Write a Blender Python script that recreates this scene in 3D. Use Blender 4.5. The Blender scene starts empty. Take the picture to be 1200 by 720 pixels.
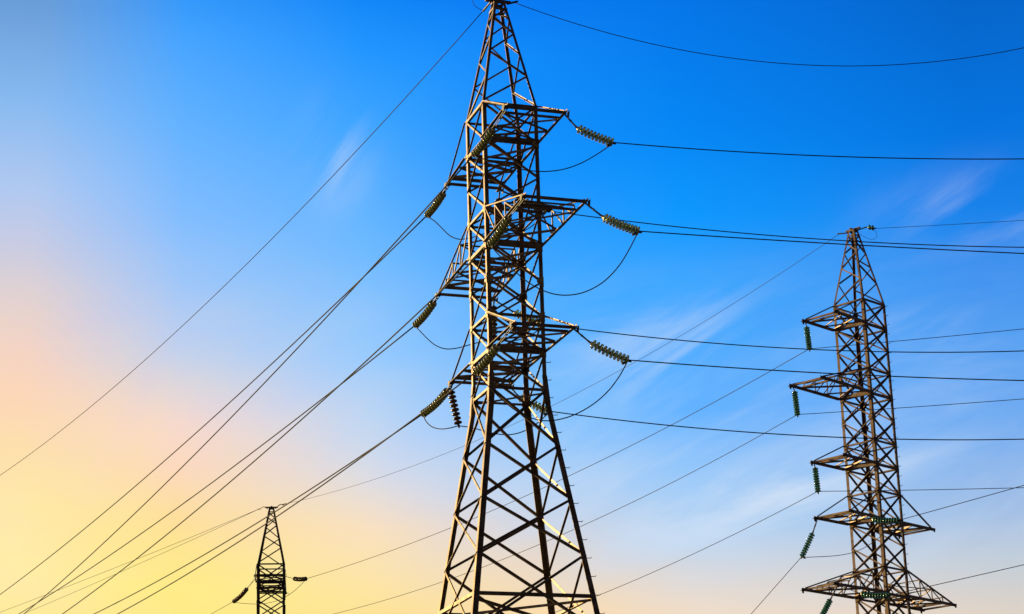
import bpy, math, random
from math import radians as RAD, sin, cos, pi, sqrt
from mathutils import Vector as V, Matrix

random.seed(7)
sc = bpy.context.scene
COL = sc.collection

# ------------------------------------------------------------------ camera
cam_d = bpy.data.cameras.new('camera')
cam_d.sensor_width = 36.0
cam_d.lens = 36.0 * 2564.9 / 1200.0
cam_d.clip_start = 0.1
cam_d.clip_end = 20000
cam = bpy.data.objects.new('camera', cam_d)
COL.objects.link(cam)
CAM_Z = 1.6
cam.matrix_world = (Matrix.Translation((0, 0, CAM_Z)) @ Matrix.Rotation(RAD(90) + 0.305761, 4, 'X')
                    @ Matrix.Rotation(-0.029653, 4, 'Z'))
sc.camera = cam

# ------------------------------------------------------------------ exposure
EXPO = 1.0
sc.view_settings.view_transform = 'Standard'
sc.view_settings.look = 'None'
sc.view_settings.gamma = 1.0
sc.view_settings.exposure = EXPO
sc.view_settings.use_curve_mapping = False

# ------------------------------------------------------------------ sun, low on the left
SUN_AZ, SUN_EL = -60.0, 11.0
sun_d = bpy.data.lights.new('sun', 'SUN')
sun_d.energy = 3.7
sun_d.angle = RAD(0.5)
sun_d.color = (1.0, 0.70, 0.29)
sun = bpy.data.objects.new('sun', sun_d)
COL.objects.link(sun)
S = V((sin(RAD(SUN_AZ)) * cos(RAD(SUN_EL)), cos(RAD(SUN_AZ)) * cos(RAD(SUN_EL)), sin(RAD(SUN_EL))))
sun.rotation_euler = S.to_track_quat('Z', 'Y').to_euler()

# ------------------------------------------------------------------ sky: sunset glow low on the left, deep blue above
def lin(c):
    c = c / 255.0
    return c / 12.92 if c <= 0.04045 else ((c + 0.055) / 1.055) ** 2.4
def lrgb(*c): return tuple(lin(x) for x in c) + (1.0,)

COLS = [
    (-13.01, [(9.23, 254, 238, 140), (10.52, 255, 238, 165), (12.24, 254, 233, 170), (13.76, 253, 222, 175), (15.28, 252, 212, 185), (16.59, 240, 210, 200), (18.76, 203, 203, 225), (20.5, 175, 200, 240), (22.67, 135, 185, 240), (25.25, 104, 156, 215)]),
    (-9.01, [(9.24, 253, 233, 130), (10.32, 254, 235, 135), (12.07, 254, 222, 150), (13.38, 252, 214, 192), (14.48, 245, 214, 213), (16.24, 190, 206, 242), (18.23, 155, 197, 250), (19.95, 128, 188, 254), (22.2, 98, 178, 255), (24.56, 66, 163, 255), (25.47, 50, 152, 250)]),
    (-4.0, [(9.18, 252, 222, 140), (10.06, 254, 228, 158), (11.82, 250, 222, 195), (13.14, 218, 219, 232), (14.47, 185, 212, 250), (16.25, 150, 202, 255), (18.93, 110, 186, 255), (22.26, 60, 165, 255), (24.2, 32, 150, 255), (25.56, 12, 135, 248)]),
    (0.36, [(9.52, 252, 220, 170), (11.28, 225, 215, 210), (12.61, 185, 210, 240), (14.38, 120, 192, 255), (17.73, 70, 172, 255), (21.07, 18, 148, 255), (24.13, 12, 138, 250), (25.49, 3, 122, 243)]),
    (4.72, [(8.93, 250, 222, 190), (10.24, 222, 217, 215), (11.52, 178, 210, 242), (12.88, 145, 198, 250), (14.61, 98, 178, 255), (17.76, 50, 165, 255), (19.68, 8, 152, 255), (21.98, 0, 134, 245), (25.27, 0, 117, 233)]),
    (12.78, [(8.74, 226, 211, 195), (10.24, 195, 205, 215), (11.48, 163, 191, 228), (13.69, 110, 170, 240), (15.85, 85, 160, 242), (19.11, 22, 131, 235), (21.23, 0, 116, 224), (24.48, 0, 101, 204)]),
]


world = bpy.data.worlds.new('World')
sc.world = world
world.use_nodes = True
nt = world.node_tree
nt.nodes.clear()
N = nt.nodes.new
L = nt.links.new
def math_node(op, a, b=None, c=None, clamp=False):
    n = N('ShaderNodeMath'); n.operation = op; n.use_clamp = clamp
    for i, x in enumerate((a, b, c)):
        if x is None: continue
        if isinstance(x, (int, float)): n.inputs[i].default_value = x
        else: L(x, n.inputs[i])
    return n.outputs[0]
def mix_rgb(f, a, b, mode='MIX'):
    n = N('ShaderNodeMix'); n.data_type = 'RGBA'; n.blend_type = mode
    for i, x in ((0, f), (6, a), (7, b)):
        if isinstance(x, (int, float)): n.inputs[i].default_value = x
        elif isinstance(x, tuple): n.inputs[i].default_value = x
        else: L(x, n.inputs[i])
    return n.outputs[2]
tc = N('ShaderNodeTexCoord')
sep = N('ShaderNodeSeparateXYZ'); L(tc.outputs['Generated'], sep.inputs[0])
DEG = 180 / pi
az = math_node('MULTIPLY', math_node('ARCTAN2', sep.outputs[0], sep.outputs[1]), DEG)
el = math_node('MULTIPLY', math_node('ARCSINE', sep.outputs[2]), DEG)
t_el = math_node('DIVIDE', math_node('ADD', el, 10.0), 100.0, clamp=True)       # -10..90 degrees
BACK = [(-10, 20, 18, 18), (6, 62, 56, 60), (20, 32, 38, 60), (50, 12, 24, 55), (85, 6, 20, 55)]
LEFT = [(-10, 120, 90, 60), (4, 255, 190, 90), (12, 250, 205, 140), (22, 175, 185, 210), (40, 60, 110, 180), (85, 5, 40, 100)]
RIGHT = [(-10, 50, 44, 40), (6, 130, 115, 105), (16, 70, 90, 120), (30, 12, 55, 120), (85, 3, 26, 75)]
cols = [(-170.0, BACK), (-70.0, LEFT)] + list(COLS) + [(45.0, RIGHT), (150.0, BACK)]
ramps = []
for a, stops in cols:
    r = N('ShaderNodeValToRGB'); r.color_ramp.interpolation = 'EASE' if len(stops) > 6 else 'LINEAR'
    r.color_ramp.interpolation = 'LINEAR'
    st = list(stops)
    if st[0][0] > 0: st = [(0.0, 250, 205, 120)] + st if a < -2 else [(0.0, 235, 200, 165)] + st
    if st[-1][0] < 30: st = st + [(45, 4, 50, 130), (85, 3, 28, 85)]
    e = r.color_ramp.elements
    while len(e) < len(st): e.new(0.5)
    for i, s_ in enumerate(st):
        e[i].position = (s_[0] + 10) / 100.0
    for i, s_ in enumerate(st):
        e[i].color = lrgb(*s_[1:])
    L(t_el, r.inputs[0])
    ramps.append((a, r.outputs[0]))
cur = ramps[0][1]
for (a0, _), (a1, c1) in zip(ramps[:-1], ramps[1:]):
    m = N('ShaderNodeMapRange'); m.interpolation_type = 'LINEAR' if a0 > -20 and a1 < 20 else 'SMOOTHSTEP'
    L(az, m.inputs[0]); m.inputs[1].default_value = a0; m.inputs[2].default_value = a1
    cur = mix_rgb(m.outputs[0], cur, c1)
# thin cirrus: streaks along direction space, stronger to the right
def cirrus(scale, rot, lo, hi, dist, seed):
    mp = N('ShaderNodeMapping'); mp.inputs['Rotation'].default_value = (0, rot, 0)
    L(tc.outputs['Generated'], mp.inputs[0])
    m2 = N('ShaderNodeMapping'); m2.inputs['Scale'].default_value = scale
    m2.inputs['Location'].default_value = (seed, seed * 0.7, 0)
    L(mp.outputs[0], m2.inputs[0])
    n = N('ShaderNodeTexNoise'); n.inputs['Scale'].default_value = 1.0; n.inputs['Detail'].default_value = 9
    n.inputs['Roughness'].default_value = 0.58; n.inputs['Distortion'].default_value = dist
    L(m2.outputs[0], n.inputs['Vector'])
    r = N('ShaderNodeMapRange'); r.interpolation_type = 'SMOOTHSTEP'
    L(n.outputs[0], r.inputs[0]); r.inputs[1].default_value = lo; r.inputs[2].default_value = hi
    return r.outputs[0]
c_a = cirrus((5.0, 5.0, 24.0), RAD(24), 0.42, 0.74, 0.6, 3.1)
c_b = cirrus((4.0, 4.0, 22.0), RAD(12), 0.44, 0.80, 0.5, 8.7)
def rng(x, a, b, lo=0.0, hi=1.0):
    r = N('ShaderNodeMapRange'); r.interpolation_type = 'SMOOTHSTEP'
    L(x, r.inputs[0]); r.inputs[1].default_value = a; r.inputs[2].default_value = b
    r.inputs[3].default_value = lo; r.inputs[4].default_value = hi
    return r.outputs[0]
w_right = rng(az, -9.0, 8.0)
w_el = math_node('MULTIPLY', rng(el, 7.0, 12.0), rng(el, 19.5, 14.5))
def blob(a0, e0, ra, re):
    x = math_node('DIVIDE', math_node('SUBTRACT', az, a0), ra)
    y = math_node('DIVIDE', math_node('SUBTRACT', el, e0), re)
    r2 = math_node('ADD', math_node('MULTIPLY', x, x), math_node('MULTIPLY', y, y))
    return math_node('EXPONENT', math_node('MULTIPLY', r2, -1.0))
local = math_node('ADD', math_node('ADD', math_node('MULTIPLY', blob(3.8, 16.4, 3.0, 1.3), 0.75), math_node('MULTIPLY', blob(13.4, 19.2, 2.6, 0.9), 0.42)),
                  math_node('ADD', blob(11.0, 16.2, 1.1, 0.5), blob(6.0, 12.6, 6.0, 2.0)))
c_c = cirrus((9.0, 9.0, 34.0), RAD(52), 0.38, 0.66, 0.5, 1.9)
wisp = math_node('MULTIPLY', c_c, math_node('MULTIPLY', blob(-4.9, 21.4, 0.9, 1.1), 0.45))
f1 = math_node('MULTIPLY', math_node('MULTIPLY', c_a, local), 1.15)
f2 = math_node('MULTIPLY', math_node('MULTIPLY', c_b, w_el), math_node('MULTIPLY', w_right, 0.42))
fc = math_node('ADD', math_node('ADD', f1, f2), wisp, clamp=True)
# the glow carries soft uneven bands of thin cloud
c_d = cirrus((3.5, 3.5, 15.0), RAD(-14), 0.35, 0.72, 0.9, 5.3)
c_e = cirrus((5.0, 5.0, 9.0), RAD(20), 0.38, 0.70, 0.6, 12.1)
glow = math_node('MULTIPLY', rng(az, 2.0, -9.0), rng(el, 20.0, 14.0))
cur = mix_rgb(math_node('MULTIPLY', math_node('MULTIPLY', c_d, glow), 0.24), cur, lrgb(252, 214, 186))
cur = mix_rgb(math_node('MULTIPLY', math_node('MULTIPLY', c_e, glow), 0.34), cur, lrgb(255, 238, 130))
cur = mix_rgb(fc, cur, lrgb(203, 222, 245))
sky = N('ShaderNodeTexSky'); sky.sky_type = 'NISHITA'; sky.sun_disc = False
sky.sun_elevation = RAD(SUN_EL); sky.sun_rotation = RAD(SUN_AZ)
b_sky = N('ShaderNodeBackground'); L(sky.outputs[0], b_sky.inputs[0]); b_sky.inputs[1].default_value = 0.05
b_grad = N('ShaderNodeBackground'); L(cur, b_grad.inputs[0]); b_grad.inputs[1].default_value = 1.015 * 2 ** (-EXPO)
mx = N('ShaderNodeMixShader'); mx.inputs[0].default_value = 0.985
L(b_sky.outputs[0], mx.inputs[1]); L(b_grad.outputs[0], mx.inputs[2])
wo = N('ShaderNodeOutputWorld'); L(mx.outputs[0], wo.inputs[0])

# ------------------------------------------------------------------ materials
def material(name, base, rough=0.6, metal=0.0, var=None, scale=6.0, **kw):
    m = bpy.data.materials.new(name); m.use_nodes = True
    t = m.node_tree; p = t.nodes['Principled BSDF']
    p.inputs['Roughness'].default_value = rough; p.inputs['Metallic'].default_value = metal
    p.inputs['Base Color'].default_value = base + (1,)
    if var:
        c = t.nodes.new('ShaderNodeTexCoord'); n = t.nodes.new('ShaderNodeTexNoise')
        n.inputs['Scale'].default_value = scale; n.inputs['Detail'].default_value = 6
        n.inputs['Roughness'].default_value = 0.65
        t.links.new(c.outputs['Object'], n.inputs['Vector'])
        r = t.nodes.new('ShaderNodeValToRGB')
        e = r.color_ramp.elements
        e[0].position = 0.34; e[0].color = var + (1,)
        e[1].position = 0.60; e[1].color = base + (1,)
        t.links.new(n.outputs[0], r.inputs[0]); t.links.new(r.outputs[0], p.inputs['Base Color'])
        b = t.nodes.new('ShaderNodeBump'); b.inputs['Strength'].default_value = 0.25; b.inputs['Distance'].default_value = 0.01
        n2 = t.nodes.new('ShaderNodeTexNoise'); n2.inputs['Scale'].default_value = scale * 12
        t.links.new(c.outputs['Object'], n2.inputs['Vector'])
        t.links.new(n2.outputs[0], b.inputs['Height']); t.links.new(b.outputs[0], p.inputs['Normal'])
    for k, v in kw.items(): p.inputs[k].default_value = v
    return m
STEEL = material('weathered galvanised steel', (0.205, 0.145, 0.092), 0.48, 0.4, (0.06, 0.032, 0.018), 2.6)
PLATE = material('zinc plates with painted sun gold', (0.42, 0.32, 0.19), 0.45, 0.35, (0.2, 0.13, 0.07), 5.0)  # golden sunlit spots at the gussets, put into a brighter plate colour
STEEL_FAR = material('older dull steel', (0.20, 0.135, 0.09), 0.5, 0.4, (0.075, 0.038, 0.022), 2.2)
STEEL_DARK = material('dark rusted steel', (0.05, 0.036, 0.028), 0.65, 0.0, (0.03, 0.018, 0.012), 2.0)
HARD = material('dark forged fittings', (0.028, 0.022, 0.02), 0.6, 0.0)
ALU = material('weathered aluminium cable', (0.010, 0.008, 0.008), 0.85, 0.0)
ALU_FAR = material('old brown cable', (0.035, 0.022, 0.02), 0.8, 0.0)
GLASS = material('green glass with painted glow', (0.66, 0.82, 0.48), 0.08, 0.0, **{'Transmission Weight': 0.8, 'IOR': 1.5})  # lightened for right-hand strings: sunlight through the glass is put into the colour
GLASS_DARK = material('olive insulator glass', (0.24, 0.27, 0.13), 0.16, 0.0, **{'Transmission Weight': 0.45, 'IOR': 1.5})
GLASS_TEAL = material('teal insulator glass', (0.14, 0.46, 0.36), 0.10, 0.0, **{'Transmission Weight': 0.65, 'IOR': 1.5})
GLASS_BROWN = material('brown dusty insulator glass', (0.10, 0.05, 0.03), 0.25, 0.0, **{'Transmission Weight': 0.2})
CAP = material('zinc insulator cap', (0.66, 0.55, 0.36), 0.35, 0.4)
CONC = material('footing concrete', (0.34, 0.32, 0.29), 0.9, 0.0, (0.22, 0.21, 0.19), 4.0)

# ------------------------------------------------------------------ mesh helpers
class MB:
    def __init__(s): s.v = []; s.f = []; s.m = []
    def prism(s, ring0, ring1, mi=0):
        n = len(ring0); b = len(s.v)
        s.v += [tuple(p) for p in ring0] + [tuple(p) for p in ring1]
        for i in range(n):
            j = (i + 1) % n
            s.f.append((b + i, b + j, b + n + j, b + n + i)); s.m.append(mi)
        s.f.append(tuple(b + i for i in range(n))[::-1]); s.m.append(mi)
        s.f.append(tuple(b + n + i for i in range(n))); s.m.append(mi)
    def angle(s, p0, p1, d1, d2, w, t=None, w2=None):
        """a rolled steel angle: two flanges along d1 and d2 from the corner line p0-p1"""
        p0, p1, d1, d2 = V(p0), V(p1), V(d1).normalized(), V(d2).normalized()
        t = t or max(0.008, w * 0.11); w2 = w2 or w
        poly = ((0, 0), (w, 0), (w, t), (t, t), (t, w2), (0, w2))
        if (p1 - p0).dot(d1.cross(d2)) < 0: poly = poly[::-1]
        s.prism([p0 + d1 * a + d2 * b for a, b in poly], [p1 + d1 * a + d2 * b for a, b in poly])
    def face_angle(s, p0, p1, n, w, out=False, off=0.0, flip=False):
        """an angle brace lying in a face of normal n"""
        p0, p1, n = V(p0), V(p1), V(n).normalized()
        a = (p1 - p0).normalized(); n = (n - a * n.dot(a)).normalized(); e = a.cross(n)
        if e.z < 0: e = -e
        if flip: e = -e
        o = n * off - e * (w / 2)
        s.angle(p0 + o, p1 + o, e, n if out else -n, w)
    def bar(s, p0, p1, w, h=None, up=(0, 0, 1)):
        p0, p1 = V(p0), V(p1); h = h or w
        a = (p1 - p0).normalized(); up = V(up)
        if abs(a.dot(up)) > 0.97: up = V((1, 0, 0))
        x = a.cross(up).normalized() * (w / 2); y = x.cross(a).normalized() * (h / 2)
        s.prism([p0 - x - y, p0 + x - y, p0 + x + y, p0 - x + y], [p1 - x - y, p1 + x - y, p1 + x + y, p1 - x + y])
    def tube(s, pts, r, k=8, mi=0, rr=None):
        pts = [V(p) for p in pts]; rings = []; prev = None
        for i, p in enumerate(pts):
            a = (pts[min(i + 1, len(pts) - 1)] - pts[max(i - 1, 0)]).normalized()
            if prev is None: x = a.orthogonal().normalized()
            else:
                x = prev - a * prev.dot(a)
                x = x.normalized() if x.length > 1e-6 else a.orthogonal().normalized()
            prev = x; y = a.cross(x)
            q = rr[i] if rr else r
            rings.append([p + (x * cos(2 * pi * j / k) + y * sin(2 * pi * j / k)) * q for j in range(k)])
        b = len(s.v)
        for rg in rings: s.v += [tuple(p) for p in rg]
        for i in range(len(rings) - 1):
            for j in range(k):
                jj = (j + 1) % k
                s.f.append((b + i * k + j, b + i * k + jj, b + (i + 1) * k + jj, b + (i + 1) * k + j)); s.m.append(mi)
        s.f.append(tuple(b + j for j in range(k))[::-1]); s.m.append(mi)
        s.f.append(tuple(b + (len(rings) - 1) * k + j for j in range(k))); s.m.append(mi)
    def mesh(s, name, mats, smooth=False):
        me = bpy.data.meshes.new(name); me.from_pydata(s.v, [], s.f)
        for m in mats: me.materials.append(m)
        me.polygons.foreach_set('material_index', s.m)
        if smooth: me.polygons.foreach_set('use_smooth', [True] * len(s.f))
        me.update(); return me

def link(name, me, parent=None, loc=None):
    o = bpy.data.objects.new(name, me); COL.objects.link(o)
    if parent: o.parent = parent
    if loc is not None: o.location = loc
    return o
def part(name, mb, mat, parent, smooth=False):
    return link(name, mb.mesh(name, mat if isinstance(mat, (list, tuple)) else [mat], smooth), parent)
def tag(o, label=None, cat=None, group=None, kind=None):
    for k, v in (('label', label), ('category', cat), ('group', group), ('kind', kind)):
        if v: o[k] = v
    return o
def empty(name, loc=(0, 0, 0), rz=0.0):
    o = bpy.data.objects.new(name, None); COL.objects.link(o)
    o.location = loc; o.rotation_euler = (0, 0, rz); o.empty_display_size = 0.5
    return o

# ------------------------------------------------------------------ ground
def ground():
    m = bpy.data.materials.new('rough grass'); m.use_nodes = True
    t = m.node_tree; p = t.nodes['Principled BSDF']; p.inputs['Roughness'].default_value = 0.95
    c = t.nodes.new('ShaderNodeTexCoord'); n = t.nodes.new('ShaderNodeTexNoise')
    n.inputs['Scale'].default_value = 0.35; n.inputs['Detail'].default_value = 10
    t.links.new(c.outputs['Object'], n.inputs['Vector'])
    r = t.nodes.new('ShaderNodeValToRGB')
    r.color_ramp.elements[0].position = 0.35; r.color_ramp.elements[0].color = (0.035, 0.045, 0.018, 1)
    r.color_ramp.elements[1].position = 0.68; r.color_ramp.elements[1].color = (0.10, 0.085, 0.04, 1)
    t.links.new(n.outputs[0], r.inputs[0]); t.links.new(r.outputs[0], p.inputs['Base Color'])
    k = 4000
    me = bpy.data.meshes.new('ground'); me.from_pydata([(-k, -k, 0), (k, -k, 0), (k, k, 0), (-k, k, 0)], [], [(0, 1, 2, 3)])
    me.materials.append(m)
    tag(link('ground', me), kind='structure')
ground()

# measured places (metres, camera height taken off z): string ends, wire starts and sags, jumper courses
D = {'Lt': [-16.2507, 141.5766, 0.1033],
 'M': [-0.1622, 64.0324, 0.3264],
 'R': [16.9221, 101.9269, -0.7774],
 'TM': {'loF': [-0.85, 1.06, 3.05, 'D'],
        'loN': [-0.92, 0.92, -3.37, 'D'],
        'miF': [-0.8, 1.08, 4.5, 'C'],
        'miN': [-1.0, 0.86, -4.87, 'C'],
        'upF': [-0.77, 0.98, 3.28, 'B'],
        'upN': [-0.95, 0.89, -3.35, 'B']},
 'dzL': 0.817,
 'jump': {'L1': [[-18.704, 141.734, 25.179], [-17.943, 141.02, 24.893], [-17.191, 140.306, 24.664], [-16.336, 139.593, 24.544],
                 [-15.272, 138.879, 24.581], [-14.38, 138.166, 24.867], [-13.576, 137.452, 25.726]],
          'R4': [[13.17, 100.881, 19.252], [13.636, 100.517, 19.148], [14.176, 100.153, 19.041], [14.796, 99.789, 19.011], [15.337, 99.426, 19.023],
                 [15.764, 99.062, 19.137], [16.116, 98.698, 19.331], [16.591, 98.334, 19.638], [16.987, 97.97, 19.945], [17.216, 97.606, 20.137]],
          'R5': [[13.517, 98.845, 15.951], [14.169, 98.323, 15.768], [14.851, 97.802, 15.586], [15.554, 97.28, 15.784], [16.336, 96.758, 16.588]],
          'eM': [[-0.595, 64.354, 30.399], [-0.814, 64.274, 30.368], [-1.002, 64.194, 30.457], [-1.051, 64.114, 30.631], [-0.907, 64.034, 30.829],
                 [-0.631, 63.954, 30.842], [-0.32, 63.874, 30.5]],
          'eR': [[17.828, 101.232, 35.434], [18.076, 101.319, 35.236], [18.026, 101.405, 34.958], [17.82, 101.492, 34.839], [17.513, 101.578, 35.034],
                 [17.29, 101.665, 35.249], [17.1, 101.752, 35.5]],
          'loF': [[-1.799, 66.733, 17.264], [-1.454, 66.833, 17.223], [-1.083, 66.933, 17.099], [-0.605, 67.032, 16.916], [-0.122, 67.132, 16.871],
                  [0.341, 67.231, 17.048], [0.757, 67.331, 17.368], [1.069, 67.431, 17.776]],
          'loF2': [[-2.983, 68.776, 18.17], [-2.942, 68.367, 17.777], [-2.709, 67.959, 17.439], [-2.396, 67.55, 17.255], [-2.056, 67.142, 17.238],
                   [-1.799, 66.733, 17.264]],
          'loN': [[3.312, 61.349, 17.644], [3.125, 61.528, 17.209], [2.763, 61.706, 16.727], [2.202, 61.884, 16.302], [1.525, 62.063, 16.112],
                  [0.896, 62.241, 15.945], [0.15, 62.419, 16.143], [-0.459, 62.598, 16.938], [-0.902, 62.776, 17.579], [-1.128, 62.954, 17.874]],
          'miF': [[-0.63, 68.613, 20.623], [-0.368, 68.663, 20.513], [0.021, 68.713, 20.458], [0.472, 68.763, 20.576], [0.816, 68.813, 20.843],
                  [0.994, 68.863, 21.117]],
          'miF2': [[-3.235, 69.827, 21.515], [-3.089, 69.676, 21.285], [-2.86, 69.524, 20.936], [-2.577, 69.372, 20.558], [-2.265, 69.22, 20.386],
                   [-1.866, 69.069, 20.388], [-1.437, 68.917, 20.505], [-1.011, 68.765, 20.593], [-0.63, 68.613, 20.623]],
          'miN': [[3.702, 59.904, 21.105], [3.466, 60.049, 20.665], [3.198, 60.194, 20.069], [2.686, 60.338, 19.56], [1.987, 60.483, 19.303],
                  [1.246, 60.627, 19.307], [0.637, 60.772, 19.686], [0.031, 60.917, 20.331], [-0.381, 61.061, 20.949], [-0.576, 61.206, 21.299]],
          'upF': [[-0.369, 67.405, 24.009], [-0.153, 67.457, 23.784], [0.208, 67.509, 23.732], [0.632, 67.561, 23.914], [1.008, 67.613, 24.307],
                  [1.215, 67.664, 24.646]],
          'upF2': [[-2.718, 68.481, 24.917], [-2.459, 68.327, 24.733], [-2.234, 68.174, 24.311], [-2.011, 68.02, 23.921], [-1.729, 67.866, 23.71],
                   [-1.333, 67.713, 23.703], [-0.848, 67.559, 23.93], [-0.369, 67.405, 24.009]],
          'upN': [[3.15, 61.341, 24.464], [2.706, 61.505, 24.157], [2.236, 61.67, 23.878], [1.667, 61.834, 23.753], [1.076, 61.999, 23.78],
                  [0.433, 62.163, 23.933], [-0.132, 62.328, 24.209], [-0.701, 62.492, 24.487], [-1.013, 62.656, 24.729]]},
 'str': {'L1L': [[-16.836, 138.5, 26.158], [-17.608, 139.837, 25.647], [-18.704, 141.734, 25.179]],
         'L1R': [[-15.046, 138.685, 26.158], [-14.437, 138.174, 25.901], [-13.576, 137.452, 25.726]],
         'R1': [[14.015, 100.214, 30.46], [14.048, 100.232, 30.239], [14.118, 100.273, 29.121]],
         'R2': [[13.048, 99.145, 26.987], [13.125, 99.19, 26.787], [13.192, 99.229, 25.638]],
         'R3': [[13.944, 100.227, 23.518], [13.975, 100.245, 23.338], [14.038, 100.281, 22.179]],
         'R4': [[13.916, 100.255, 20.863], [13.685, 100.449, 20.259], [13.17, 100.881, 19.252]],
         'R4h': [[15.355, 98.909, 20.863], [16.147, 98.355, 20.387], [17.216, 97.606, 20.137]],
         'R5': [[14.336, 98.159, 17.364], [14.008, 98.434, 16.798], [13.517, 98.845, 15.951]],
         'R5h': [[14.336, 98.159, 17.364], [15.249, 97.519, 16.832], [16.336, 96.758, 16.588]],
         'eLL': [[-16.499, 141.551, 31.237], [-16.814, 141.926, 31.463], [-17.209, 142.397, 31.404]],
         'eLR': [[-16.002, 141.602, 31.237], [-15.675, 141.328, 31.442], [-15.335, 141.043, 31.397]],
         'eML': [[-0.399, 63.952, 30.45], [-0.595, 64.354, 30.399]],
         'eMR': [[0.122, 64.129, 30.45], [0.345, 64.16, 30.518]],
         'eRL': [[16.708, 102.137, 35.55], [16.334, 102.451, 35.646]],
         'eRR': [[17.136, 101.716, 35.55], [17.497, 101.463, 35.594], [17.828, 101.232, 35.434]],
         'loFL': [[-1.945, 66.649, 18.567], [-2.107, 66.981, 18.454], [-2.983, 68.776, 18.17]],
         'loFR': [[-0.136, 67.261, 18.567], [0.133, 67.299, 18.247], [1.069, 67.431, 17.776]],
         'loNL': [[0.047, 60.545, 18.567], [-0.459, 61.582, 18.271], [-1.128, 62.954, 17.874]],
         'loNR': [[1.79, 61.135, 18.567], [2.257, 61.201, 18.152], [3.312, 61.349, 17.644]],
         'miFL': [[-2.363, 68.038, 21.94], [-2.542, 68.405, 21.848], [-3.235, 69.827, 21.515]],
         'miFR': [[-0.582, 68.641, 21.94], [0.051, 68.73, 21.517], [0.994, 68.863, 21.117]],
         'miNL': [[0.452, 59.099, 21.94], [0.004, 60.018, 21.71], [-0.576, 61.206, 21.299]],
         'miNR': [[2.214, 59.695, 21.94], [2.7, 59.764, 21.533], [3.702, 59.904, 21.105]],
         'upFL': [[-1.943, 66.892, 25.342], [-2.126, 67.266, 25.232], [-2.718, 68.481, 24.917]],
         'upFR': [[-0.286, 67.453, 25.342], [0.275, 67.532, 25.076], [1.215, 67.664, 24.646]],
         'upNL': [[0.012, 60.555, 25.342], [-0.407, 61.414, 25.05], [-1.013, 62.656, 24.729]],
         'upNR': [[1.755, 61.145, 25.342], [2.11, 61.195, 24.908], [3.15, 61.341, 24.464]],
         'vlo': [[-1.945, 66.649, 18.567], [-2.015, 66.609, 18.349], [-1.799, 66.733, 17.264]],
         'vmi': [[-0.582, 68.641, 21.94], [-0.602, 68.63, 21.741], [-0.63, 68.613, 20.623]],
         'vup': [[-0.286, 67.453, 25.342], [-0.314, 67.437, 25.059], [-0.369, 67.405, 24.009]]},
 'wire': {'L1LL': {'L': 80, 'a': 0.0005, 'az': -30, 'b': -0.05197, 's': [-18.704, 141.734, 25.179]},
          'R1L': {'L': 46.36, 'a': 0.0018205, 'az': -36.682, 'b': -0.15764, 's': [14.118, 100.273, 29.121]},
          'R1R': {'L': 50, 'a': 0.0008, 'az': 120, 'b': -0.09211, 's': [14.118, 100.273, 29.121]},
          'R2L': {'L': 46.96, 'a': 0.002406, 'az': -36.677, 'b': -0.17433, 's': [13.192, 99.229, 25.638]},
          'R2R': {'L': 50, 'a': 0.0008, 'az': 120, 'b': -0.10001, 's': [13.192, 99.229, 25.638]},
          'R3L': {'L': 47.88, 'a': 0.0025756, 'az': -37.354, 'b': -0.18171, 's': [14.038, 100.281, 22.179]},
          'R3R': {'L': 50, 'a': 0.0008, 'az': 120, 'b': -0.12998, 's': [14.038, 100.281, 22.179]},
          'R4L': {'L': 23, 'a': 0.0006, 'az': -50, 'b': -0.75982, 's': [13.17, 100.881, 19.252]},
          'R4hR': {'L': 50, 'a': 0.0008, 'az': 120, 'b': 0.12867, 's': [17.216, 97.606, 20.137]},
          'R5L': {'L': 19, 'a': 0.0006, 'az': -50, 'b': -0.76, 's': [13.517, 98.845, 15.951]},
          'R5hR': {'L': 50, 'a': 0.0008, 'az': 120, 'b': 0.0944, 's': [16.336, 96.758, 16.588]},
          'eLL': {'L': 120, 'a': 0.0003, 'az': -40, 'b': -0.04943, 's': [-17.209, 142.397, 31.404]},
          'eLL2': {'L': 120, 'a': 0.0003, 'az': -37, 'b': -0.04919, 's': [-17.209, 142.397, 31.404]},
          'eML': {'L': 150, 'a': 0.0017345, 'az': -30, 'b': -0.17036, 's': [-0.595, 64.354, 30.399]},
          'eMR': {'L': 23, 'a': 0.0195758, 'az': 88, 'b': -0.43408, 's': [0.345, 64.16, 30.518]},
          'eRL': {'L': 49.92, 'a': 0.0029964, 'az': -39.373, 'b': -0.23469, 's': [16.334, 102.451, 35.646]},
          'eRR': {'L': 50, 'a': 0.0008, 'az': 120, 'b': -0.15592, 's': [17.828, 101.232, 35.434]},
          'loFL': {'L': 150, 'a': 0.0008395, 'az': -26, 'b': -0.03259, 's': [-2.983, 68.776, 18.17]},
          'loFR': {'L': 27, 'a': 0.0054941, 'az': 88, 'b': -0.16556, 's': [1.069, 67.431, 17.776]},
          'loNL': {'L': 150, 'a': 0.0010156, 'az': -26, 'b': -0.06289, 's': [-1.128, 62.954, 17.874]},
          'loNR': {'L': 27, 'a': 0.0027106, 'az': 88, 'b': -0.10629, 's': [3.312, 61.349, 17.644]},
          'miFL': {'L': 150, 'a': 0.0005468, 'az': -26, 'b': -0.04033, 's': [-3.235, 69.827, 21.515]},
          'miFR': {'L': 27, 'a': 0.0057477, 'az': 88, 'b': -0.16982, 's': [0.994, 68.863, 21.117]},
          'miNL': {'L': 150, 'a': 0.0008442, 'az': -26, 'b': -0.10017, 's': [-0.576, 61.206, 21.299]},
          'miNR': {'L': 27, 'a': 0.0012143, 'az': 88, 'b': -0.09437, 's': [3.702, 59.904, 21.105]},
          'upFL': {'L': 150, 'a': 0.0006133, 'az': -26, 'b': -0.07243, 's': [-2.718, 68.481, 24.917]},
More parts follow.
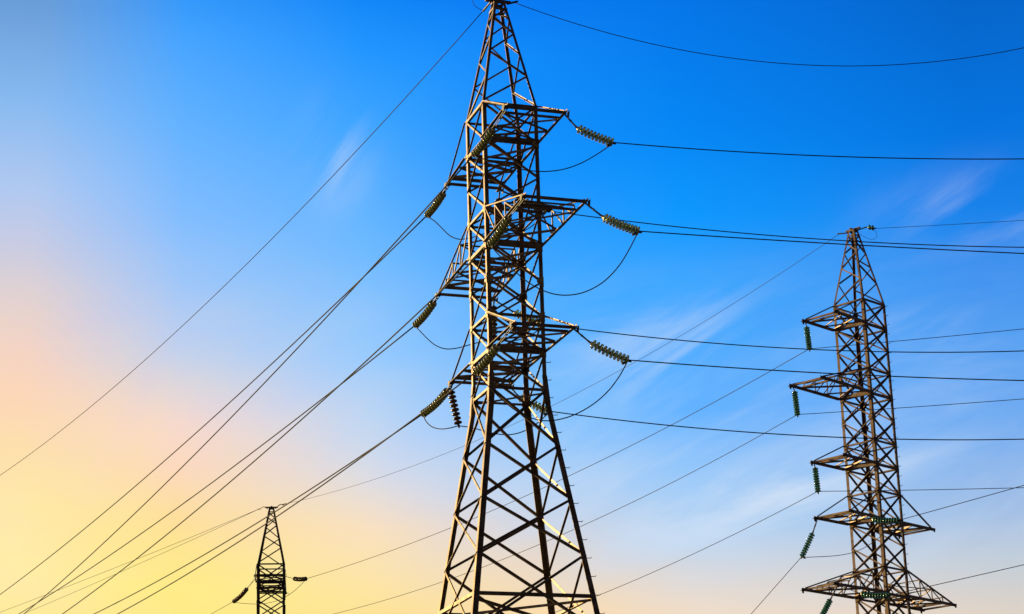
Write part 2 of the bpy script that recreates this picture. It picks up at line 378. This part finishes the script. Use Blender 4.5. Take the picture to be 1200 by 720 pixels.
          'upFR': {'L': 27, 'a': 0.0043768, 'az': 88, 'b': -0.16936, 's': [1.215, 67.664, 24.646]},
          'upNL': {'L': 150, 'a': 0.0007825, 'az': -26, 'b': -0.12911, 's': [-1.013, 62.656, 24.729]},
          'upNR': {'L': 27, 'a': 0.0042985, 'az': 88, 'b': -0.11453, 's': [3.15, 61.341, 24.464]}},
 'z': {'A': 26.566, 'B': 25.342, 'C': 21.94, 'D': 18.567, 'E': 17.394, 'F': 15.637, 'G': 13.96, 'H': 12.262, 'I': 11.015},
 'zr': {'a': 31.687, 'b': 30.46, 'c': 26.987, 'c1': 28.193, 'd': 23.518, 'e': 20.863, 'e1': 22.232, 'f': 17.364, 'f1': 18.615}}

# ------------------------------------------------------------------ lattice towers
HW = 0.90
FLARE = 0.29554 / 2
CORN = [(-1, 1), (-1, -1), (1, -1), (1, 1)]
FACES = [((-1, 1), (-1, -1), V((-1, 0, 0))), ((-1, -1), (1, -1), V((0, -1, 0))),
         ((1, -1), (1, 1), V((1, 0, 0))), ((1, 1), (-1, 1), V((0, 1, 0)))]

def build_tower(name, label, base, yaw, top, upper, lower, belt, arms, steel, zpeak, bolts, bolt_dz, bolt_z, gusset_z, mw=1.0):
    """upper: levels of the straight body from the belt under the peak down to the waist; lower: levels of the flared body"""
    T = empty(name, base, yaw)
    tag(T, label, 'power pylon', 'lattice pylons of the power lines')
    zE = upper[-1]
    def hw(z): return HW + max(0.0, zE - z) * FLARE
    def P(c, z, inset=0.0):
        h = hw(z) - inset
        return V((c[0] * h, c[1] * h, z))
    # legs
    for c in CORN:
        m = MB()
        d1, d2 = V((-c[0], 0, 0)), V((0, -c[1], 0))
        m.angle(P(c, upper[0] + 0.05), P(c, zE), d1, d2, 0.125 * mw, 0.014)
        m.angle(P(c, zE - 0.002, -0.004), P(c, lower[-1]), d1, d2, 0.17 * mw, 0.018)
        m.angle(P(c, zE + 0.45, -0.012), P(c, zE - 0.45, -0.012), d1, d2, 0.16 * mw, 0.01)   # splice angle
        leg = part('leg', m, steel, T)
        f = MB(); q = P(c, 0)
        f.prism([q + V((a * .45, b * .45, 0.004)) for a, b in ((-1, -1), (1, -1), (1, 1), (-1, 1))],
                [q + V((a * .3, b * .3, 0.35)) for a, b in ((-1, -1), (1, -1), (1, 1), (-1, 1))])
        part('footing', f, CONC, T)
    # crossed braces, one part for each panel of each face
    lv = list(upper)
    for ca, cb, n in FACES:
        for z0, z1 in zip(lv[:-1], lv[1:]):
            m = MB()
            m.face_angle(P(ca, z0, .02), P(cb, z1, .02), n, 0.062 * mw, off=0.012)
            m.face_angle(P(cb, z0, .02), P(ca, z1, .02), n, 0.062 * mw, out=True, off=-0.02)
            part('cross_brace', m, steel, T)
        lw = [zE] + list(lower)
        for z0, z1 in zip(lw[:-1], lw[1:]):
            w = 0.078 * mw if z0 > 8 else 0.09
            m = MB()
            m.face_angle(P(ca, z0, .02), P(cb, z1, .02), n, w, off=0.014)
            m.face_angle(P(cb, z0, .02), P(ca, z1, .02), n, w, out=True, off=-0.024)
            part('cross_brace', m, steel, T)
    # horizontal frames with plan bracing
    for z, w in belt:
        m = MB()
        for ca, cb, n in FACES:
            m.face_angle(P(ca, z, .02), P(cb, z, .02), n, w, off=0.022)
        if z < zE or abs(z - upper[0]) > 0.1:
            m.angle(P(CORN[0], z - .06, .03), P(CORN[2], z - .06, .03), (1, 1, 0), (0, 0, -1), w * .8)
            if z < zE: m.angle(P(CORN[1], z - .13, .03), P(CORN[3], z - .13, .03), (1, -1, 0), (0, 0, -1), w * .8)
        part('horizontal_frame', m, steel, T)
    # gusset plates at the joints
    for z in gusset_z:
        for c in CORN:
            m = MB(); g = 0.17 * mw; q = P(c, z)
            for d, n in ((V((-c[0], 0, 0)), V((0, c[1], 0))), (V((0, -c[1], 0)), V((c[0], 0, 0)))):
                o = q + n * 0.006 + d * 0.01
                ring = [o + V((0, 0, -g * .95)), o + d * g * .9 + V((0, 0, -g * .6)), o + d * g * 1.25, o + d * g * .9 + V((0, 0, g * .6)), o + V((0, 0, g * .95))]
                m.prism(ring, [p + n * 0.012 for p in ring])
                for a in (-.6, 0, .6):
                    for b in (.06, .14):
                        p = o + d * b + V((0, 0, a * g))
                        m.tube([p + n * .012, p + n * .03], 0.013, 6)
            part('gusset_plate', m, PLATE if steel is STEEL else steel, T)
    # peak
    pk = empty('peak'); pk.parent = T
    zt = zpeak; z0 = upper[0]; ht = 0.17
    def PP(c, z, i=0.0):
        f = (z - z0) / (zt - z0); h = HW + (ht - HW) * f - i
        return V((c[0] * h, c[1] * h, z))
    for c in CORN:
        m = MB(); m.angle(PP(c, z0 + .055), PP(c, zt), (-c[0], 0, 0), (0, -c[1], 0), 0.085 * mw, 0.01)
        part('peak_leg', m, steel, pk)
    H = zt - z0
    zz = [z0 + H * k for k in (0.02, .29, .50, .69, .83, .93)]
    for i, (ca, cb, n) in enumerate(FACES):
        m = MB()
        a, b = (ca, cb) if i % 2 == 0 else (ca, cb)
        for k in range(len(zz) - 1):
            p, q = (a, b) if k % 2 == 0 else (b, a)
            m.face_angle(PP(p, zz[k], .01), PP(q, zz[k + 1], .01), n, 0.055 * mw, off=0.01 if k % 2 else -0.015)
        part('peak_lacing', m, steel, pk)
    m = MB()
    for ca, cb, n in FACES:
        m.face_angle(PP(ca, zt - .02), PP(cb, zt - .02), n, 0.10, off=.014)
        m.face_angle(PP(ca, zt - .3), PP(cb, zt - .3), n, 0.06, off=.014)
    m.bar((-.42, 0, zt + .05), (.42, 0, zt + .05), .12, .07)
    m.bar((0, -.26, zt + .06), (0, .26, zt + .06), .10, .05)
    part('earth_wire_bracket', m, steel, pk)
    # cross arms
    for ar in arms:
        build_arm(T, ar, steel, P, 0.85 if steel is STEEL_DARK else mw)
    # step bolts on one leg
    c = bolts
    k = bolt_z[0]
    i = 0
    while k < bolt_z[1]:
        h = hw(k); q = V((c[0] * h, c[1] * h, k))
        m = MB(); dx = c[0] if i % 2 == 0 or k < zE + 30 else 0
        o = q + V((-0.02 * c[0], -c[1] * 0.05, 0))
        m.tube([o, o + V((c[0] * .17, 0, 0)), o + V((c[0] * .185, 0, .035))], 0.011, 6)
        part('step_bolt', m, steel, T); k += bolt_dz; i += 1
    return T

def build_arm(T, ar, steel, P, mw):
    zb, zt, side, xa, xb, y, truss = ar         # bottom level, top level, +-1, tip x's, tip y, trussed
    A = empty('cross_arm'); A.parent = T
    n = V((0, side, 0))
    ra, rb = P((-1, side), zb), P((1, side), zb)
    ta, tb = V((xa, y, zb)), V((xb, y, zb))
    ext = V((0, side * .22, 0))
    for r, t, sx in ((ra, ta, -1), (rb, tb, 1)):
        m = MB(); m.angle(r - n * .02 + V((sx * .02, 0, 0)), t + ext + V((sx * .02, 0, 0)), (-1, 0, 0), (0, 0, 1), 0.095 * mw, .012)
        part('chord', m, steel, A)
    top_a, top_b = P((-1, side), zt), P((1, side), zt)
    for r, t, sx in ((top_a, ta, -1), (top_b, tb, 1)):
        m = MB(); m.angle(r, t + V((0, 0, .08)), (-1, 0, 0), (0, 0, 1), 0.055 * mw)
        part('tie', m, steel, A)
    def at(f, s_): return (ra.lerp(ta, f) if s_ < 0 else rb.lerp(tb, f))
    def up(f, s_): return (top_a.lerp(ta, f) if s_ < 0 else top_b.lerp(tb, f))
    m = MB()
    dz = V((0, 0, .03))
    m.bar(at(1, -1) + V((-.05, 0, .05)), at(1, 1) + V((.05, 0, .05)), .06 * mw, .085)
    part('end_beam', m, steel, A)
    m = MB()
    m.angle(at(.80, -1) + dz, at(.80, 1) + dz, (0, side, 0), (0, 0, 1), .09 * mw)
    m.angle(at(.02, -1) + dz, at(.35, 1) + dz, (0, side, 0), (0, 0, 1), .08 * mw)
    m.angle(at(.78, -1) + dz * 1.6, at(.35, 1) + dz * 1.6, (0, side, 0), (0, 0, 1), .08 * mw)
    m.angle(at(.04, 1) + dz * .4, at(.36, -1) + dz * .4, (0, side, 0), (0, 0, 1), .06 * mw)
    m.angle(at(.36, -1) + dz * .4, at(.78, 1) + dz * .4, (0, side, 0), (0, 0, 1), .06 * mw)
    m.angle(at(.0, -1) + dz * 2.5 - n * .05, at(.0, 1) + dz * 2.5 - n * .05, (0, -side, 0), (0, 0, 1), .085 * mw)
    part('arm_bracing', m, steel, A)
    for s_ in (-1, 1):                                      # attachment plates
        m = MB(); q = at(1, s_) + V((s_ * .10, side * .03, .02))
        ring = [q + V((0, -.10, .06)), q + V((0, .10, .06)), q + V((0, .05, -.13)), q + V((0, -.05, -.13))]
        m.prism(ring, [p + V((s_ * .02, 0, 0)) for p in ring])
        part('hanger_plate', m, HARD, A)
    if truss:
        for s_ in (-1, 1):
            m = MB(); fs = (.26, .52, .76); pr = 0.0
            for f in fs:
                m.bar(at(f, s_), up(f, s_), .04, .04, (0, 1, 0))
                m.bar(at(f, s_), up(pr, s_), .038, .038, (0, 1, 0)); pr = f
            part('truss_strut', m, steel, A)
        m = MB()
        for f in (.26, .52, .76): m.bar(up(f, -1), up(f, 1), .045, .045)
        m.bar(up(.0, 1), up(.26, -1), .04, .04); m.bar(up(.26, -1), up(.52, 1), .04, .04); m.bar(up(.52, 1), up(.76, -1), .04, .04)
        part('tie_bracing', m, steel, A)

ZC = CAM_Z
Z = {k: v + ZC for k, v in D['z'].items()}
ZR = {k: v + ZC for k, v in D['zr'].items()}
TM = D['TM']
def lerp(a, b, t): return a + (b - a) * t
def main_levels(dz=0.0):
    A, B, C_, D_, E_ = [Z[k] + dz for k in 'ABCDE']
    return [A, B, lerp(B, C_, 1/3), lerp(B, C_, 2/3), C_, lerp(C_, D_, 1/3), lerp(C_, D_, 2/3), D_, E_]
def main_arms(dz=0.0):
    u = main_levels(dz)
    out = []
    for k, zb, zt, tr in (('up', u[1], u[0], False), ('mi', u[4], u[3], True), ('lo', u[7], u[6], False)):
        for s_, e in ((-1, 'N'), (1, 'F')):
            xa, xb, y, _ = TM[k + e]; out.append((zb, zt, s_, xa, xb, y, tr))
    return out
u = main_levels()
low = [Z['F'], Z['G'], Z['H'], 11.5, 8.1, 4.3, 0.3]
build_tower('lattice_pylon', 'tallest nearest steel lattice pylon, rising through the middle with its top at the frame edge',
            (D['M'][0], D['M'][1], 0), D['M'][2], None, u, low,
            [(u[0], .085), (u[1], .10), (u[3], .075), (u[4], .10), (u[6], .075), (u[7], .10), (u[8], .075), (Z['I'], .10)],
            main_arms(), STEEL, 30.46 + ZC, (1, -1), 0.555, (1.0, Z['E'] + 1.2), [u[1], u[3], u[4], u[5], u[6], u[7], u[8]])
dzl = D['dzL']
u = main_levels(dzl)
low = [z + dzl for z in low[:-1]] + [0.3]
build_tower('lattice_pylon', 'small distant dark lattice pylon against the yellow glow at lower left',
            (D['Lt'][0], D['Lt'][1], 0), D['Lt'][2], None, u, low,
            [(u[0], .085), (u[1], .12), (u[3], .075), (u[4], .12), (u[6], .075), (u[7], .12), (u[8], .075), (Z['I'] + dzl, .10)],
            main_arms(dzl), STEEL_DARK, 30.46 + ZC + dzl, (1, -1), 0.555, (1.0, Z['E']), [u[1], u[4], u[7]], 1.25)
r = ZR
u = [r['a'], r['b'], lerp(r['b'], r['c1'], .5), r['c1'], r['c'], lerp(r['c'], r['d'], 1/3), lerp(r['c'], r['d'], 2/3), r['d'], r['e1'], r['e'], lerp(r['e'], r['f1'], .5), r['f1'], r['f'], r['f'] - 1.15]
e = u[-1]
RARMS = [(r['b'], r['a'], -1, -.87, 1.0, -3.26, False), (r['c'], r['c1'], -1, -.82, .96, -4.68, True),
         (r['d'], u[6], -1, -.93, .9, -3.3, False), (r['e'], r['e1'], -1, -.97, 1.0, -3.3, False), (r['f'], r['f1'], -1, -.97, .8, -4.6, True),
         (r['e'], r['e1'], 1, -.96, .86, 3.3, False), (r['f'], r['f1'], 1, -1.0, .76, 4.7, True)]
build_tower('lattice_pylon', 'mid sized rusty lattice pylon on the right with long arms reaching left',
            (D['R'][0], D['R'][1], 0), D['R'][2], None, u, [e - 1.8, e - 3.7, e - 5.8, e - 8.6, e - 11.6, e - 14.6, 0.3],
            [(r['a'], .085), (r['b'], .11), (r['c1'], .08), (r['c'], .11), (u[6], .08), (r['d'], .11), (r['e1'], .08), (r['e'], .11), (r['f1'], .08), (r['f'], .11), (e, .08)],
            RARMS, STEEL_FAR, 35.6 + ZC, (1, 1), 0.47, (e - 2, r['a']), [r['b'], r['c'], u[5], u[6], r['d'], r['e1'], r['e'], r['f1'], r['f']], 1.2)

# ------------------------------------------------------------------ insulator strings
def disc_mesh(name, glass, k=20):
    prof = [(0.0, 0.0, 0), (0.026, 0.0, 0), (0.048, -0.008, 0), (0.052, -0.038, 0), (0.056, -0.040, 1), (0.090, -0.046, 1), (0.118, -0.062, 1),
            (0.130, -0.090, 1), (0.128, -0.112, 1), (0.114, -0.106, 1), (0.105, -0.126, 1), (0.096, -0.104, 1), (0.080, -0.100, 1),
            (0.072, -0.122, 1), (0.062, -0.096, 1), (0.022, -0.088, 0), (0.012, -0.092, 0), (0.012, -0.140, 0), (0.0, -0.142, 0)]
    v, f, mi = [], [], []
    for r_, h, _ in prof:
        for j in range(k): v.append((r_ * cos(2 * pi * j / k), r_ * sin(2 * pi * j / k), h))
    for i in range(len(prof) - 1):
        for j in range(k):
            jj = (j + 1) % k
            f.append((i * k + j, (i + 1) * k + j, (i + 1) * k + jj, i * k + jj)); mi.append(prof[i][2] if prof[i + 1][2] else 0)
    me = bpy.data.meshes.new(name); me.from_pydata(v, [], f); me.materials.append(CAP); me.materials.append(glass)
    me.polygons.foreach_set('material_index', mi); me.polygons.foreach_set('use_smooth', [True] * len(f)); me.update()
    return me
DISC = {'olive': disc_mesh('disc_olive', GLASS_DARK), 'green': disc_mesh('disc_green', GLASS), 'teal': disc_mesh('disc_teal', GLASS_TEAL), 'brown': disc_mesh('disc_brown', GLASS_BROWN)}

def W(p): return V((p[0], p[1], p[2] + ZC))
def string(key, label, group, glass='green', n=10, hardware=True, mat=HARD, sc_=1.0):
    S0, A, B = [W(p) for p in D['str'][key]]
    T = empty('insulator_string', S0)
    tag(T, label, 'insulator', group)
    A, B = A - S0, B - S0
    m = MB(); L_ = A.length; ax = A.normalized()
    side = ax.cross(V((0, 0, 1))); side = side.normalized() if side.length > .2 else V((1, 0, 0))
    if L_ > .3:
        for s_ in (-1, 1): m.tube([side * .03 * s_, A - ax * .04 + side * .03 * s_], .016, 6)
        for f in (0.0, .5, 1.0): m.bar(A * f * .96 - side * .05, A * f * .96 + side * .05, .05, .03)
        m.tube([A - ax * .10, A], .03, 8)
    else: m.tube([V((0, 0, 0)), A * .5, A], .025, 6, rr=[.022, .03, .022])
    part('link_rod', m, mat, T)
    d = B - A; Ld = d.length; u_ = d.normalized()
    sag = -0.045 * Ld * (1 - abs(u_.z))
    pts = [A + d * (i / n) + V((0, 0, sag * sin(pi * i / n))) for i in range(n + 1)]
    step = Ld / n
    for i in range(n):
        q = (pts[i + 1] - pts[i]).normalized()
        o = link('disc', DISC[glass], T)
        rot = (-q).to_track_quat('Z', 'Y').to_matrix().to_4x4()
        k = min(step / 0.135, 1.35)
        o.matrix_local = Matrix.Translation(pts[i]) @ rot @ Matrix.Diagonal((1.0 * sc_, 1.0 * sc_, max(k, 1.12), 1))
    m = MB(); c = B
    m.tube([B - u_ * .02, B + u_ * .05, B + u_ * .14], .03, 8, rr=[.02, .045, .02])
    if hardware:
        h = V((u_.x, u_.y, 0)).normalized() if abs(u_.z) < .9 else side
        m.bar(B - V((0, 0, .03)), B + V((0, 0, -.13)) - h * .16, .045, .06)
        for f in (.3, .6, .9):
            q = B + (V((0, 0, -.13)) - h * .16) * f
            m.tube([q - side * .06, q + side * .06], .012, 6)
    part('clamp', m, mat, T)
    return T

g_main = 'insulator strings of the nearest pylon'
for k, lb, n in (('upNR', 'green insulator string pulling right from the highest arm of the nearest pylon', 10),
              ('miNR', 'insulator string pulling right from the middle arm of the nearest pylon, long loop below it', 11),
              ('loNR', 'insulator string pulling right from the lowest arm of the nearest pylon', 10),
              ('upFR', 'insulator string hidden in the lattice behind the highest arm of the nearest pylon', 9),
              ('miFR', 'insulator string seen through the lattice just above the lowest right arm of the nearest pylon', 9),
              ('loFR', 'insulator string seen through the lattice just below the lowest arm of the nearest pylon', 9),
              ('upFL', 'dark insulator string pulling left from the highest left arm tip of the nearest pylon', 10),
              ('miFL', 'dark insulator string pulling left from the middle left arm tip of the nearest pylon', 10),
              ('loFL', 'dark insulator string pulling left from the lowest left arm tip of the nearest pylon', 12),
              ('upNL', 'insulator string slanting across the left legs below the highest arm of the nearest pylon', 10),
              ('miNL', 'insulator string slanting across the left leg below the middle arm of the nearest pylon', 10),
              ('loNL', 'insulator string slanting across the left legs below the lowest arm of the nearest pylon', 10)):
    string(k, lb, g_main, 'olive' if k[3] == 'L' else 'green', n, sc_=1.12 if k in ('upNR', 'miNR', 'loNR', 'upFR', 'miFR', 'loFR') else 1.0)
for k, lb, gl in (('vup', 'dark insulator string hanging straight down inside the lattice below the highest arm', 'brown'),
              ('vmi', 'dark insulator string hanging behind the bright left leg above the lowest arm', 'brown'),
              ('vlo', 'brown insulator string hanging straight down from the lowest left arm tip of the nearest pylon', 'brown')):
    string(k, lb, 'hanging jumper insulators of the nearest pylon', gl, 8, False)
for k, lb in (('R1', 'green insulator string hanging from the topmost left arm tip of the right pylon'),
              ('R2', 'green insulator string hanging from the second left arm tip of the right pylon'),
              ('R3', 'green insulator string hanging from the third left arm tip of the right pylon')):
    string(k, lb, 'hanging insulators of the right pylon', 'teal', 10, False, sc_=1.12)
for k, lb in (('R4', 'green insulator string slanting down left from the fourth left arm of the right pylon'),
              ('R5', 'green insulator string slanting down left under the bottom arm of the right pylon'),
              ('R4h', 'green insulator string lying level across the legs of the right pylon at its fourth arm'),
              ('R5h', 'green insulator string lying level across the legs of the right pylon at its bottom arm')):
    string(k, lb, 'slanting and level insulators of the right pylon', 'teal', 10, True, sc_=1.12)
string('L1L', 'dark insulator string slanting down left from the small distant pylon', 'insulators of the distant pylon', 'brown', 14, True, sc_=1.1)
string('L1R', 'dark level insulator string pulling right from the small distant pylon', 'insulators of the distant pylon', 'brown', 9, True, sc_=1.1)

def shackle(key, label, disc=None):
    P_ = [W(p) for p in D['str'][key]]; T = empty('earth_wire_fitting', P_[0]); tag(T, label, 'wire fitting', 'earth wire fittings on the pylon peaks')
    B = P_[-1] - P_[0]; q = P_[1] - P_[0]; m = MB()
    m.tube([V((0, 0, 0)), q], .03, 6)
    if len(P_) > 2: m.tube([q, B], .03, 6)
    part('link_rod', m, HARD, T)
    u_ = B.normalized(); m = MB()
    m.tube([B - u_ * .22, B - u_ * .18, B + u_ * .10, B + u_ * .16], .05, 8, rr=[.02, .035, .035, .015]); part('clamp', m, HARD, T)
    if disc:
        for i in range(disc):
            o = link('disc', DISC['teal'], T); o.matrix_local = Matrix.Translation(q.lerp(B, .25 + .4 * i)) @ (-u_).to_track_quat('Z', 'Y').to_matrix().to_4x4()
shackle('eML', 'fitting holding the earth wire at the left of the nearest pylon top')
shackle('eMR', 'fitting holding the earth wire at the right of the nearest pylon top')
shackle('eRL', 'fitting holding the earth wire at the left of the right pylon top')
shackle('eRR', 'pale fitting with insulator discs holding the earth wire right of the right pylon top', 2)
shackle('eLL', 'dark fitting holding the earth wires at the left of the distant pylon top')
shackle('eLR', 'dark fitting holding the earth wire at the right of the distant pylon top')

# ------------------------------------------------------------------ wires
def wire(key, label, group, rad, mat, cat='power line'):
    w = D['wire'][key]; S0 = W(w['s']); a = RAD(w['az']); h = V((sin(a), cos(a), 0))
    n = 70
    pts = [h * (w['L'] * i / n) + V((0, 0, w['b'] * (w['L'] * i / n) + w['a'] * (w['L'] * i / n) ** 2)) for i in range(n + 1)]
    m = MB(); m.tube(pts, rad, 8)
    o = link('power_line' if cat == 'power line' else 'earth_wire', m.mesh('wire', [mat], True), None, S0)
    tag(o, label, cat, group)
g = 'power lines running left from the nearest pylon'
wire('upFL', 'upper of the two steepest power lines falling left from the nearest pylon', g, .023, ALU)
wire('upNL', 'lower of the two steepest power lines falling left from the nearest pylon', g, .023, ALU)
wire('miFL', 'power line falling left from the middle left arm tip, upper of its pair', g, .023, ALU)
wire('miNL', 'power line falling left from the near middle arm, lower of its pair', g, .023, ALU)
wire('loFL', 'power line falling left from the lowest left arm, passing across the distant pylon peak', g, .023, ALU)
wire('loNL', 'lowest left power line of the nearest pylon, just under its twin at the distant pylon', g, .023, ALU)
g = 'power lines running right from the nearest pylon'
wire('upNR', 'highest power line running right, alone below the sagging earth wire', g, .018, ALU)
wire('miNR', 'lower of the two close power lines running right from the middle arm', g, .018, ALU)
wire('upFR', 'upper of the two close power lines running right past the middle arm', g, .018, ALU)
wire('miFR', 'power line running right from behind the lowest right arm tip of the nearest pylon', g, .018, ALU)
wire('loNR', 'power line running right from the lowest right insulator string of the nearest pylon', g, .018, ALU)
wire('loFR', 'lowest power line running right from behind the nearest pylon below all its arms', g, .018, ALU)
g = 'earth wires'
wire('eML', 'long earth wire falling left from the top of the nearest pylon', g, .014, ALU, 'earth wire')
wire('eMR', 'deeply sagging earth wire running right from the top of the nearest pylon', g, .013, ALU, 'earth wire')
wire('eRR', 'thin earth wire running right from the top of the right pylon', g, .012, ALU_FAR, 'earth wire')
wire('eRL', 'thin earth wire from the right pylon top down to the distant pylon top', g, .011, ALU_FAR, 'earth wire')
wire('eLL', 'faint earth wire running left from the distant pylon top, upper of two', g, .014, ALU_FAR, 'earth wire')
wire('eLL2', 'faint earth wire running left from the distant pylon top, lower of two', g, .014, ALU_FAR, 'earth wire')
g = 'power lines of the right pylon'
wire('R1L', 'thin power line from the topmost hanging insulator of the right pylon to the distant pylon', g, .016, ALU_FAR)
wire('R2L', 'thin power line falling left from the second hanging insulator of the right pylon', g, .015, ALU_FAR)
wire('R3L', 'thin power line falling left from the third hanging insulator of the right pylon', g, .015, ALU_FAR)
wire('R4L', 'steep thin wire falling left from the slanting insulator at the right pylon fourth arm', g, .015, ALU_FAR)
wire('R5L', 'steep thin wire falling left from the slanting insulator at the right pylon bottom arm', g, .015, ALU_FAR)
wire('R1R', 'thin power line rising right from the topmost hanging insulator of the right pylon', g, .016, ALU_FAR)
wire('R2R', 'thin power line rising right from the second hanging insulator of the right pylon', g, .016, ALU_FAR)
wire('R3R', 'thin nearly level power line running right from the third hanging insulator of the right pylon', g, .016, ALU_FAR)
wire('R4hR', 'power line rising right from the level insulator at the fourth arm of the right pylon', g, .017, ALU_FAR)
wire('R5hR', 'power line rising right from the level insulator at the bottom arm of the right pylon', g, .017, ALU_FAR)
wire('L1LL', 'thin power line falling left from the slanting insulator of the distant pylon', 'power lines of the distant pylon', .016, ALU_FAR)

def jumper(key, label, group, rad, mat):
    P_ = [W(p) for p in D['jump'][key]]; o0 = P_[0]; P_ = [p - o0 for p in P_]
    P_[0] = P_[0] + V((0, 0, -.06)); P_[-1] = P_[-1] + V((0, 0, -.06))
    for _ in range(2):                                       # ease small kinks of the free hanging part
        P_ = [P_[0]] + [(P_[i - 1] + P_[i] * 2 + P_[i + 1]) / 4 for i in range(1, len(P_) - 1)] + [P_[-1]]
    ext = [P_[0] * 2 - P_[1]] + P_ + [P_[-1] * 2 - P_[-2]]
    pts = []
    for i in range(1, len(ext) - 2):
        a, b, c, d = ext[i - 1:i + 3]
        for j in range(8):
            t = j / 8
            pts.append(0.5 * ((2 * b) + (c - a) * t + (2 * a - 5 * b + 4 * c - d) * t * t + (3 * b - a - 3 * c + d) * t ** 3))
    pts.append(ext[-2])
    m = MB(); m.tube(pts, rad, 8)
    tag(link('jumper_cable', m.mesh('jumper', [mat], True), None, o0), label, 'jumper cable', group)
g = 'jumper cables of the nearest pylon'
for k, lb in (('upN', 'shallow jumper loop under the highest right arm of the nearest pylon'),
              ('miN', 'big deep jumper loop hanging right of the nearest pylon below the middle arm'),
              ('loN', 'deep jumper loop hanging below the lowest right arm of the nearest pylon'),
              ('upF2', 'jumper loop left of the nearest pylon below the highest left insulator string'),
              ('upF', 'short jumper inside the nearest pylon joining the highest hanging insulator to the right'),
              ('miF2', 'jumper loop left of the nearest pylon below the middle left insulator string'),
              ('miF', 'short jumper inside the nearest pylon joining the middle hanging insulator to the right'),
              ('loF2', 'small jumper loop between the lowest left insulator string and the brown hanging insulator'),
              ('loF', 'jumper crossing inside the nearest pylon from the brown hanging insulator to the right')):
    jumper(k, lb, g, .017, ALU)
jumper('R4', 'wavy jumper from the slanting insulator across the right pylon legs below its fourth arm', 'jumper cables of the right pylon', .016, ALU_FAR)
jumper('R5', 'jumper below the bottom arm of the right pylon', 'jumper cables of the right pylon', .016, ALU_FAR)
jumper('L1', 'faint jumper loop crossing under the arm of the small distant pylon', 'jumper cable of the distant pylon', .016, ALU_FAR)
jumper('eM', 'thin round earth wire loop at the top left of the nearest pylon', 'small earth wire loops', .009, ALU)
jumper('eR', 'thin earth wire loop at the top right of the right pylon', 'small earth wire loops', .009, ALU_FAR)
